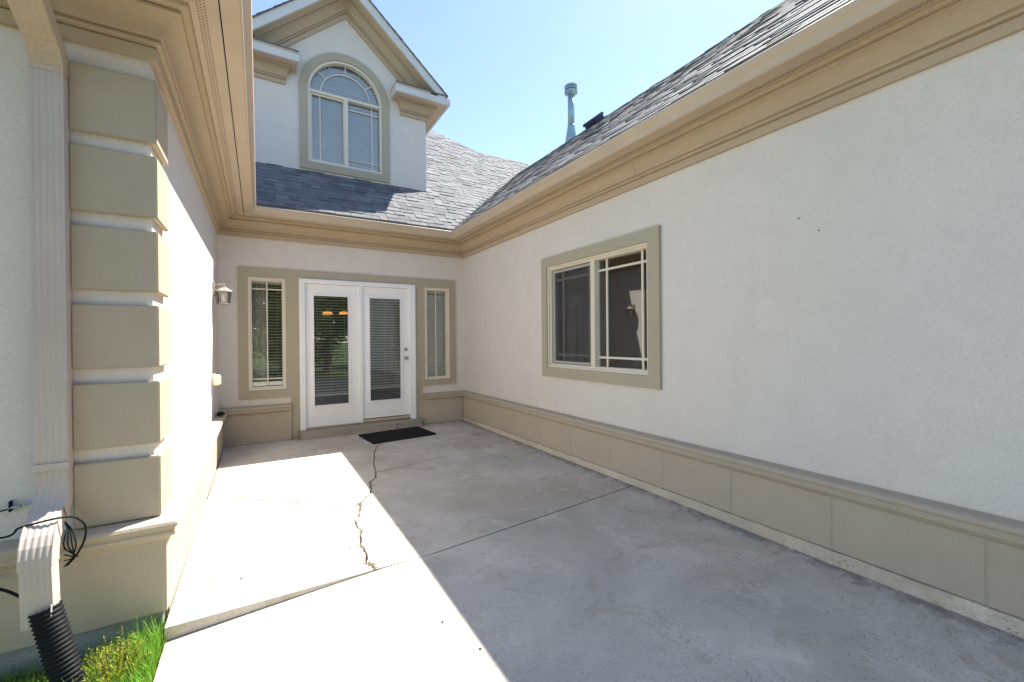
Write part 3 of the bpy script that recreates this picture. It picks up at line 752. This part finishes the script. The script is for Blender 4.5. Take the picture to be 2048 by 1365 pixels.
Geo().box(1.356, 2.081, YB+.012, YB+.06, .128, .1595).make('door_sill', M['tan_metal'], H)

# step
st_loop = [(.478, YB-.023), (.478, 6.525), (.495, 6.51), (2.20, 6.51), (2.235, 6.545), (2.238, YB-.023)]
Geo().prism([st_loop], lambda u, v_, t: (u, v_, t), -.05, .102).make('door_step', M['step'], H)
Geo().tube([(1.80, 6.506, .10), (1.815, 6.506, .07), (1.805, 6.506, .045), (1.83, 6.506, .0)], .0035, 5).make('step_crack', M['gap_dark'], H)

# ------------------------------------------------------------------ rooms behind the glass
def room(x0, x1, y0, y1, z0, z1, open_side):
    v = [(x, y, z) for z in (z0, z1) for y in (y0, y1) for x in (x0, x1)]
    fs = {'b': (0, 2, 3, 1), 't': (4, 5, 7, 6), 'y0': (0, 1, 5, 4), 'x1': (1, 3, 7, 5), 'y1': (3, 2, 6, 7), 'x0': (2, 0, 4, 6)}
    mk('room_walls', v, [f for k, f in fs.items() if k not in ('b', open_side)], M['room'], H, recalc=False)
    mk('room_floor', v, [fs['b']], M['room_floor'], H, recalc=False)
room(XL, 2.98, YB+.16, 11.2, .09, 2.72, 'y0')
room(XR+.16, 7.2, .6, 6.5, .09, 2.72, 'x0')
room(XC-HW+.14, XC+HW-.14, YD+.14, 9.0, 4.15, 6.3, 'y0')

# ------------------------------------------------------------------ blinds
def blind(label, x0, x1, z0, z1, y, tilt, pitch=.0415, wd=.048, rail=None, arched=None, skew=None, cords=2):
    b = thing('window_blind', label, 'blind', ((x0+x1)/2, y, z0), 'horizontal blinds behind the glass')
    me = None; n = int((z1-z0-.05)/pitch)
    ca, sa = math.cos(tilt), math.sin(tilt)
    for i in range(n):
        z = z0+.045+pitch*i
        a, c = x0, x1
        if arched and z > arched[1]:
            hh = arched[2]**2-(z-arched[1])**2
            if hh < .01: continue
            a, c = arched[0]-math.sqrt(hh), arched[0]+math.sqrt(hh)
        if me is None:
            v = []
            for x in (-.5, .5):
                for (q, h) in ((-.5, 0), (0, .0055), (.5, 0), (.5, -.0045), (0, .001), (-.5, -.0045)):
                    yy_, zz_ = q*wd, h; v.append((x, yy_*ca-zz_*sa, yy_*sa+zz_*ca))
            f = [(k, (k+1) % 6, 6+(k+1) % 6, 6+k) for k in range(6)]+[(0, 1, 2, 3, 4, 5)[::-1], (6, 7, 8, 9, 10, 11)]
            me = bpy.data.meshes.new('slat'); me.from_pydata(v, [], f); me.materials.append(M['slat'])
        o = link('slat', me, None, b, ((a+c)/2, y, z)); o.scale = (c-a, 1, 1); o.rotation_euler = (random.gauss(0, .035), random.gauss(0, .0025), 0)
        if skew and skew[0] <= i < skew[1]: o.rotation_euler = (0, .03*(1+i-skew[0])*.6, 0)
    if not arched: Geo().bbox(x0, x1, y-.028, y+.028, z1-.035, z1+.01).make('headrail', M['slat'], b)
    Geo().bbox(x0, x1, y-.026, y+.026, z0, z0+.022).make('bottom_rail', M['slat'], b)
    for k in range(cords):
        x = x0+(x1-x0)*(k+.5)/cords if cords > 2 else x0+(x1-x0)*(.17 if k == 0 else .83)
        Geo().box(x-.0018, x+.0018, y-wd/2-.003, y-wd/2-.001, z0, z1-.01 if not arched else arched[1]+arched[2]*.7).make('cord', M['slat'], b)
    return b
blind('white blind behind the left french door, slats open and dark gap below', .640, 1.20, .555, 2.075, YB+.105, .14, cords=3)
blind('white blind behind the right french door with a few crooked slats', 1.42, 1.985, .612, 2.07, YB+.105, .14, cords=3, skew=(11, 14))
blind('white blind in the tall narrow window left of the french doors', SL_L[0]+.03, SL_L[1]-.03, SL_L[2]+.045, SL_L[3]-.04, YB+.125, .12)
blind('white half closed blind in the narrow window right of the french doors', SL_R[0]+.03, SL_R[1]-.03, SL_R[2]+.045, SL_R[3]-.04, YB+.125, -1.0)
blind('white blind behind the arched dormer window', wl+.04, wr-.04, 4.33, 6.0, YD+.105, -1.0, pitch=.046, arched=(cx, zs_, R0-.045))

# curtains
def curtain(label, p0, p1, z0, z1, mat, waves=7, amp=.03, lean=0.0):
    v = []; f = []; n = waves*8
    p0 = Vector((*p0, 0)); p1 = Vector((*p1, 0)); d = p1-p0; nn = Vector((-d.y, d.x, 0)).normalized()
    for j in range(7):
        t = j/6
        for i in range(n+1):
            s = i/n; p = p0+d*(s*(1-lean*t*.3))+nn*amp*(.5+.5*(1-t))*math.sin(s*waves*2*math.pi+1.3*math.sin(3*s))
            v.append((p.x, p.y, z1+(z0-z1)*t))
    for j in range(6):
        for i in range(n): f.append((j*(n+1)+i, j*(n+1)+i+1, (j+1)*(n+1)+i+1, (j+1)*(n+1)+i))
    return tag(mk('curtain', v, f, M[mat], None, True, False), label, 'curtain')
curtain('pale curtain hanging behind the left narrow window blind', (-.16, YB+.185), (.10, YB+.195), .35, 2.4, 'curtain', 5, .018, .2)
curtain('blue grey curtain hanging inside the screened half of the sliding window', (3.62, 4.62), (3.75, 5.2), .5, 2.0, 'blue_curtain', 7, .04)

# pendant lamps glowing in the dining room
for px, lab in ((655, 'left one of the two glowing amber pendant shades seen through the door glass'), (688, 'right one of the two glowing amber pendant shades seen through the door glass')):
    d = F_+R_*((px-1024)/F_PX)-U_*((627-682.5)/F_PX); t_ = 8.6/d.y; p = CAM+d*t_
    L = thing('pendant_lamp', lab, 'lamp', p, 'amber pendant lamps')
    Geo().lathe([(.012, .045), (.04, .04), (.075, .018), (.100, -.025), (.094, -.03), (.07, .004), (.03, .026), (.01, .03)], p, 18).make('shade', M['amber'], L, True)
    Geo().tube([(p.x, p.y, p.z+.04), (p.x, p.y, 2.72)], .006, 6).make('stem', M['bronze'], L)

# ------------------------------------------------------------------ things on and by the house
# door mat
mx, my, mr = 1.697, 6.108, math.atan2(.1, .928)
def rotm(x, y): c_, s_ = math.cos(mr), math.sin(mr); return (mx+x*c_-y*s_, my+x*s_+y*c_)
mt = thing('doormat', 'black rubber doormat lying on the concrete below the door step', 'doormat', (mx, my, 0))
g = Geo(); g.prism([rect(-.455, .455, -.315, .315)], lambda u, v_, t: (*rotm(u, v_), t), .002, .013); g.make('backing', M['mat'], mt)
g = Geo()
for i in range(52):
    x = -.43+i*.0169
    g.prism([rect(x, x+.010, -.29, .29)], lambda u, v_, t: (*rotm(u, v_), t), .013, .021)
tag(g.make('rib', M['mat'], mt), kind='stuff')
g = Geo(); g.prism([rect(-.455, .455, -.315, .315), rect(-.437, .437, -.297, .297)], lambda u, v_, t: (*rotm(u, v_), t), .0132, .0215); g.make('rim', M['mat'], mt)

# wall lantern
lx, ly, lz = -.352, 6.02, 1.80
L = thing('wall_lantern', 'small bronze wall lantern with clear glass on the sunlit left wall', 'lantern', (XL, ly, lz))
Geo().bbox(XL, XL+.018, ly-.055, ly+.055, lz+.10, lz+.26, .006).make('back_plate', M['bronze'], L)
Geo().tube([(XL+.015, ly, lz+.20), (XL+.05, ly, lz+.235), (XL+.08, ly, lz+.23), (lx, ly, lz+.205)], .010, 8).make('arm', M['bronze'], L)
Geo().lathe([(.088, .150), (.092, .156), (.062, .182), (.040, .192), (.034, .205), (.016, .210), (.010, .222), (.016, .232), (.006, .250)], (lx, ly, lz), 6).make('roof', M['bronze'], L)
Geo().lathe([(.060, .0), (.070, .006), (.070, .014), (.058, .016)], (lx, ly, lz), 6).make('base', M['bronze'], L)
for k in range(6):
    a = 2*math.pi*k/6
    Geo().tube([(lx+.064*math.cos(a), ly+.064*math.sin(a), lz+.012), (lx+.080*math.cos(a), ly+.080*math.sin(a), lz+.152)], .0045, 5).make('bar', M['bronze'], L)
v = []
for r, z in ((.061, .014), (.077, .150)): v += [(lx+r*math.cos(2*math.pi*k/6), ly+r*math.sin(2*math.pi*k/6), lz+z) for k in range(6)]
mk('glass', v, [(k, (k+1) % 6, 6+(k+1) % 6, 6+k) for k in range(6)], M['lampglass'], L)
Geo().lathe([(.008, .02), (.022, .04), (.030, .075), (.022, .11), (.010, .125)], (lx, ly, lz), 12).make('bulb', M['bulb'], L, True)

# outlet cover
ox, oy, oz = XL, 5.72, .885
L = thing('outlet_cover', 'cream weatherproof outlet cover low on the left wall', 'outlet', (ox, oy, oz))
Geo().bbox(ox, ox+.012, oy-.045, oy+.045, oz-.005, oz+.125, .004).make('plate', M['cream'], L)
Geo().bbox(ox+.011, ox+.088, oy-.04, oy+.04, oz, oz+.115, .016).make('lid', M['cream'], L)
Geo().tube([(ox+.03, oy-.015, oz+.122), (ox+.03, oy+.015, oz+.122)], .010, 8).make('hinge', M['cream'], L)

# dark hose coil on the ledge
pts_ = []
for i in range(90):
    a = i*.42; r = .038+.012*math.sin(i*.9); pts_.append((-.395+r*.75*math.cos(a), 6.05+r*1.5*math.sin(a)+.01*math.sin(i*.3), .497+.010+.00028*i+.006*abs(math.sin(i*1.7))))
tag(Geo().tube(pts_, .007, 6).make('hose_coil', M['black'], None, True), 'small tangled coil of black tubing lying on the ledge below the outlet cover', 'hose')

# downspout
dsx, dsw, dsd = -.797, .106, .078
D = thing('downspout', 'ribbed beige downspout running down the front wall beside the quoins', 'downspout', (dsx, 2.705, .2))
def duct(path, wds, name, mat='downspout_metal', ribs=5, rub=.0022):
    """rectangular ribbed pipe along a path in the y-z plane at given x; path points (x,y,z)"""
    P = [Vector(p) for p in path]; v = []; f = []
    X = Vector((1, 0, 0)); prof = []
    n_r = ribs*4
    for i in range(n_r+1):
        s = i/n_r-.5; prof.append((s, .5-(rub/dsd)*(1 if (i % 4) in (2, 3) else 0)))
    for i in range(7): prof.append((.5, .5-(i+1)/8))
    for i in range(n_r+1):
        s = .5-i/n_r; prof.append((s, -.5))
    for i in range(7): prof.append((-.5, -.5+(i+1)/8))
    n = len(prof)
    for i, p in enumerate(P):
        d = (P[min(i+1, len(P)-1)]-P[max(i-1, 0)]).normalized(); nn = X.cross(d).normalized()
        if nn.y > 0: nn = -nn
        w_, dd = wds[i] if isinstance(wds, list) else wds
        v += [p+X*(a*w_)+nn*(b*dd) for a, b in prof]
    for i in range(len(P)-1):
        for k in range(n): f.append((i*n+k, i*n+(k+1) % n, (i+1)*n+(k+1) % n, (i+1)*n+k))
    return mk(name, v, f, M[mat], D, False)
def bend(p0, p1, p2, n=7, crimp=0):
    out = []; p0, p1, p2 = map(Vector, (p0, p1, p2))
    for i in range(n+1):
        t = i/n; out.append((1-t)**2*p0+2*t*(1-t)*p1+t*t*p2)
    return out
duct([(dsx, 2.706, .735), (dsx, 2.706, 1.4), (dsx, 2.706, 2.0), (dsx, 2.706, 2.605)], (dsw, dsd), 'pipe')
def crimped(path, w0, k=.005):
    return [(w0[0]*(1-(k*8 if i % 2 else 0)), w0[1]*(1-(k*16 if i % 2 else 0))) for i in range(len(path))]
up_el = bend((dsx, 2.706, 2.57), (dsx, 2.706, 2.66), (dsx, 2.60, 2.715), 13)+bend((dsx, 2.56, 2.735), (dsx, 2.40, 2.82), (dsx, 2.372, 2.90), 5)+[(dsx, 2.372, 3.0)]
wd_ = [(.110*(1-(.03 if (i % 2 and i < 14) else 0)), .082*(1-(.12 if (i % 2 and i < 14) else 0))) for i in range(len(up_el))]
duct(up_el, wd_, 'elbow', 'tan_metal')
lo_el = bend((dsx, 2.706, .76), (dsx, 2.706, .66), (dsx+.004, 2.62, .612), 12)
duct(lo_el, [(.108*(1-(.008 if i % 2 else 0)), .080*(1-(.02 if i % 2 else 0))) for i in range(len(lo_el))], 'elbow')
lo2 = bend((dsx+.004, 2.625, .615), (dsx+.008, 2.50, .555), (dsx+.010, 2.50, .45), 12)
duct(lo2, [(.100*(1-(.008 if i % 2 else 0)), .080*(1-(.02 if i % 2 else 0))) for i in range(len(lo2))], 'elbow', rub=.0016)
duct([(dsx+.010, 2.50, .47), (dsx+.014, 2.497, .35), (dsx+.018, 2.493, .215)], (.094, .074), 'spout', rub=.0012)
Geo().box(dsx-.058, dsx+.058, 2.661, 2.664, .80, .83).make('strap', M['downspout_metal'], D)

# black drain pipe
pts_, rr_ = [], []
a, b = Vector((-.765, 2.485, .275)), Vector((-.655, 2.405, -.12))
for i in range(93):
    t = i/92; pts_.append(a.lerp(b, t)); rr_.append(.049+.004*math.sin(i*math.pi/2))
DP = Geo().tube(pts_, rr_, 18, cap=False)
q = DP.make('drain_pipe', M['black'], None, True)
tag(q, 'black corrugated drain pipe slipped over the foot of the downspout', 'pipe')

# cable looped behind the downspout
def spline(ctrl, n=10):
    out = []; c = [Vector(p) for p in ctrl]; c = [c[0]]+c+[c[-1]]
    for i in range(1, len(c)-2):
        for k in range(n):
            t = k/n; p0, p1, p2, p3 = c[i-1:i+3]
            out.append(.5*((2*p1)+(-p0+p2)*t+(2*p0-5*p1+4*p2-p3)*t*t+(-p0+3*p1-3*p2+p3)*t**3))
    return out+[c[-2]]
g = Geo()
g.tube(spline([(-1.5, 2.62, .56), (-1.05, 2.60, .565), (-.90, 2.57, .568), (-.86, 2.55, .60), (-.80, 2.535, .615), (-.735, 2.54, .62), (-.70, 2.58, .60), (-.672, 2.60, .55), (-.675, 2.60, .49), (-.70, 2.60, .43), (-.735, 2.61, .385)]), .0042, 7)
for k in range(4):
    c_ = k*.03
    g.tube(spline([(-.745+.004*k, 2.62, .58-c_*.4), (-.715-c_*.15, 2.60-.2*c_, .54), (-.700-c_*.35, 2.59-.2*c_, .48), (-.715+c_*.2, 2.60, .42), (-.745, 2.615, .38+c_*.9)]), .0026, 6)
tag(g.make('black_cable', M['black'], None, True), 'black cable looped in a coil around the foot of the downspout', 'cable')
g = Geo(); g.tube(spline([(-1.5, 2.62, .40), (-1.05, 2.64, .375), (-.93, 2.60, .345), (-.85, 2.55, .31)]), .006, 7)
tag(g.make('black_hose', M['black'], None, True), 'short thin black hose running along the wall base behind the spout', 'hose')
# string of small clear lamps with its plug
L = thing('light_string', 'thin light string with a small connector clipped to the front wall', 'string lights', (-.95, 2.735, .64))
Geo().tube(spline([(-1.5, 2.735, .60), (-1.1, 2.735, .625), (-.98, 2.735, .632), (-.86, 2.735, .655)]), .003, 5).make('wire', M['black'], L)
for x, z in ((-1.0, .632), (-.93, .642), (-.89, .65)):
    Geo().tube([(x-.018, 2.728, z), (x+.016, 2.728, z+.004)], [.007, .005], 8).make('lamp_socket', M['galv'], L)
Geo().bbox(-.948, -.940, 2.722, 2.745, .625, .672, .002).make('clip', M['black'], L)
tag(Geo().tube(spline([(-.735, 2.445, .30), (-.737, 2.44, .24), (-.748, 2.44, .20), (-.752, 2.44, .185)]), .0028, 5).make('string', M['white_fascia']), 'short white string dangling at the foot of the downspout', 'string')

# flue
fx, fy, fz = 5.88, 7.30, 5.55
FL = thing('flue_pipe', 'tall galvanised flue pipe with a round cap standing by the ridge', 'flue', (fx, fy, fz))
Geo().lathe([(.17, -.15), (.135, .1), (.082, .42), (.080, .47)], (fx, fy, fz), 20).make('flashing', M['galv'], FL, True)
Geo().lathe([(.072, .40), (.072, 1.18)], (fx, fy, fz), 20).make('pipe', M['galv'], FL, True)
Geo().lathe([(.074, 1.110), (.142, 1.150), (.142, 1.185), (.10, 1.195)], (fx, fy, fz), 24).make('collar', M['galv'], FL)
Geo().lathe([(.105, 1.185), (.105, 1.250)], (fx, fy, fz), 20).make('louvre', M['bronze'], FL)
Geo().lathe([(.138, 1.220), (.140, 1.245), (.11, 1.250)], (fx, fy, fz), 24).make('ring', M['galv'], FL)
Geo().lathe([(.138, 1.265), (.140, 1.305), (.10, 1.325), (.02, 1.332)], (fx, fy, fz), 24).make('cap', M['galv'], FL)

# roof vent
L = thing('roof_vent', 'dark blue black box vent sitting near the ridge right of the flue pipe', 'roof vent', (5.86, 6.42, 5.68))
c0 = Vector((5.78, 6.42, ZE+SLOPE*(5.78-XER))); ux = Vector((cosS, 0, nrS)); un = Vector((-nrS, 0, cosS)); uy = Vector((0, 1, 0))
def obx(a0, a1, b0, b1, h0, h1, tp=0):
    v = [c0+ux*(a+(tp if h == h1 else 0)*(1 if a == a0 else -1))+uy*(b_+(tp if h == h1 else 0)*(1 if b_ == b0 else -1))+un*h for h in (h0, h1) for b_ in (b0, b1) for a in (a0, a1)]
    return v, [(0, 2, 3, 1), (4, 5, 7, 6), (0, 1, 5, 4), (1, 3, 7, 5), (3, 2, 6, 7), (2, 0, 4, 6)]
v, f = obx(-.18, .18, -.20, .20, .01, .020); mk('flange', v, f, M['vent_black'], L)
v, f = obx(-.13, .13, -.155, .155, .02, .075); mk('body', v, f, M['vent_black'], L)
v, f = obx(-.15, .15, -.18, .18, .075, .125, .015); mk('hood', v, f, M['vent_black'], L)

# two small dark nails in the right wall
for (px, py, lab) in ((1598, 437, 'upper of two tiny dark nails in the blank right wall'), (1638, 461, 'lower of two tiny dark nails in the blank right wall')):
    d = F_+R_*((px-1024)/F_PX)-U_*((py-682.5)/F_PX); p = CAM+d*(XR/d.x)
    tag(Geo().tube([(XR+.005, p.y, p.z), (XR-.006, p.y, p.z), (XR-.010, p.y-.004, p.z-.003)], [.003, .004, .004], 6).make('wall_nail', M['black']), lab, 'nail', 'nails in the right wall')

# ------------------------------------------------------------------ plants
# soil strip and grass beside the path
Geo_s = Geo(); Geo_s.add([(-4.6, -3.5, -.098), (-.39, -3.5, -.098), (-.39, 2.74, -.098), (-4.6, 2.74, -.098)], [(0, 1, 2, 3)])
tag(Geo_s.make('planting_bed', M['soil'], None, recalc=False), kind='structure')
rg = random.Random(31); g = Geo()
def blade(g_, x, y, z, h, lean, wd, az):
    dx, dy = math.cos(az), math.sin(az); sx, sy = -dy*wd, dx*wd
    v = []
    for k, t in enumerate((0, .35, .7, 1)):
        ox_ = lean*t*t; zz = z+h*(t-.15*t*t*lean/h if h > 0 else t); ww = (1-t)**.6
        if k < 3: v += [(x+dx*ox_-sx*ww, y+dy*ox_-sy*ww, zz), (x+dx*ox_+sx*ww, y+dy*ox_+sy*ww, zz)]
        else: v.append((x+dx*ox_, y+dy*ox_, zz))
    g_.add(v, [(0, 1, 3, 2), (2, 3, 5, 4), (4, 5, 6)])
for _ in range(16000):
    x = rg.uniform(-1.25, -.40); y = rg.uniform(1.75, 2.70)
    dens = mnoise.noise(Vector((x*5, y*5, 0)))
    near_wall = (y > 2.55 and x < -.62)
    if rg.random() > .75+dens or (near_wall and rg.random() < .6): continue
    h = rg.uniform(.05, .13)*(1.15 if x > -.65 else .8)
    blade(g, x, y, -.10, h, rg.uniform(.01, .08), rg.uniform(.0009, .0021), rg.uniform(0, 6.28))
for _ in range(60):
    blade(g, rg.uniform(-.50, -.40), rg.uniform(2.35, 2.66), -.10, rg.uniform(.14, .24), rg.uniform(.03, .13), .002, rg.uniform(0, 6.28))
tag(g.make('grass', M['grass'], None, recalc=False), kind='stuff')
def juniper(x, y, n, r, hh, lab, seed):
    rj = random.Random(seed); J_ = thing('juniper_shrub', lab, 'shrub', (x, y, -.1), 'small shrubs by the path')
    gs = Geo(); gl = Geo()
    for i in range(n):
        az = rj.uniform(0, 6.28); rad = r*math.sqrt(rj.random()); tx, ty = x+rad*math.cos(az), y+rad*math.sin(az); tz = -.1+hh*rj.uniform(.55, 1.0)*(1-.5*(rad/r)**2)
        bx, by = x+rad*.45*math.cos(az), y+rad*.45*math.sin(az)
        gs.tube([(bx, by, -.1), ((bx+tx)/2, (by+ty)/2, (-.1+tz)/2+.01), (tx, ty, tz)], [.003, .002, .0012], 4)
        for k in range(30):
            t = .25+.75*k/30; p = Vector((bx+(tx-bx)*t, by+(ty-by)*t, -.1+(tz+.1)*t))
            d = Vector((rj.gauss(0, 1), rj.gauss(0, 1), rj.uniform(.4, 1.6))).normalized(); s_ = d.orthogonal().normalized()*.0016
            ln = rj.uniform(.010, .024)
            gl.add([p-s_, p+s_, p+d*ln*.6+s_*.8, p+d*ln, p+d*ln*.6-s_*.8], [(0, 1, 2, 3, 4)])
    gs.make('stem', M['bark'], J_, recalc=False); gl.make('foliage', M['juniper'], J_, recalc=False)
juniper(-.545, 2.43, 60, .12, .24, 'taller yellow green shrub growing beside the black drain pipe', 3)
juniper(-.60, 2.20, 60, .14, .17, 'low yellow green shrub nearest the bottom edge by the path', 4)

# trees across the garden, behind the camera, mirrored in the door glass
def tree(x, y, hgt, cr, seed, lab):
    rt = random.Random(seed); T = thing('garden_tree', lab, 'tree', (x, y, -.1), 'leafy trees across the garden')
    g_ = Geo(); top = Vector((x+rt.uniform(-.3, .3), y, hgt*.55))
    g_.tube([(x, y, -.15), (x+.05, y, hgt*.25), top], [.22, .16, .09], 10)
    lims = []
    for i in range(13):
        az = i*2.4+rt.uniform(-.3, .3); st_ = Vector((x, y, hgt*rt.uniform(.12, .5))); en = Vector((x+cr*.75*math.cos(az), y+cr*.75*math.sin(az), hgt*rt.uniform(.12, .85)))
        md = (st_+en)/2+Vector((0, 0, .25)); g_.tube([st_, md, en], [.07, .045, .02], 6); lims.append(en)
    g_.make('trunk', M['bark'], T, recalc=False)
    gl = Geo(); cl = []
    for en in lims+[top+Vector((0, 0, hgt*.2))]:
        for _ in range(8): cl.append(en+Vector((rt.gauss(0, cr*.25), rt.gauss(0, cr*.25), rt.gauss(0, hgt*.09))))
    for c in cl:
        for _ in range(150):
            p = c+Vector((rt.gauss(0, .34), rt.gauss(0, .34), rt.gauss(0, .26)))
            d = Vector((rt.gauss(0, 1), rt.gauss(0, 1), rt.gauss(0, .6))).normalized(); s_ = d.orthogonal().normalized()*.06; d = d*.13
            gl.add([p-d, p+s_, p+d, p-s_], [(0, 1, 2, 3)])
    gl.make('crown', M['leaf'], T, recalc=False)
tree(2.7, -7.5, 7.5, 3.2, 5, 'broad leafy green tree mirrored in the left french door')
tree(-1.2, -9.5, 7.5, 3.2, 6, 'leafy green tree mirrored in the left narrow window')
tree(8.5, -11, 7, 3, 8, 'leafy green tree standing beyond the end of the right wing')
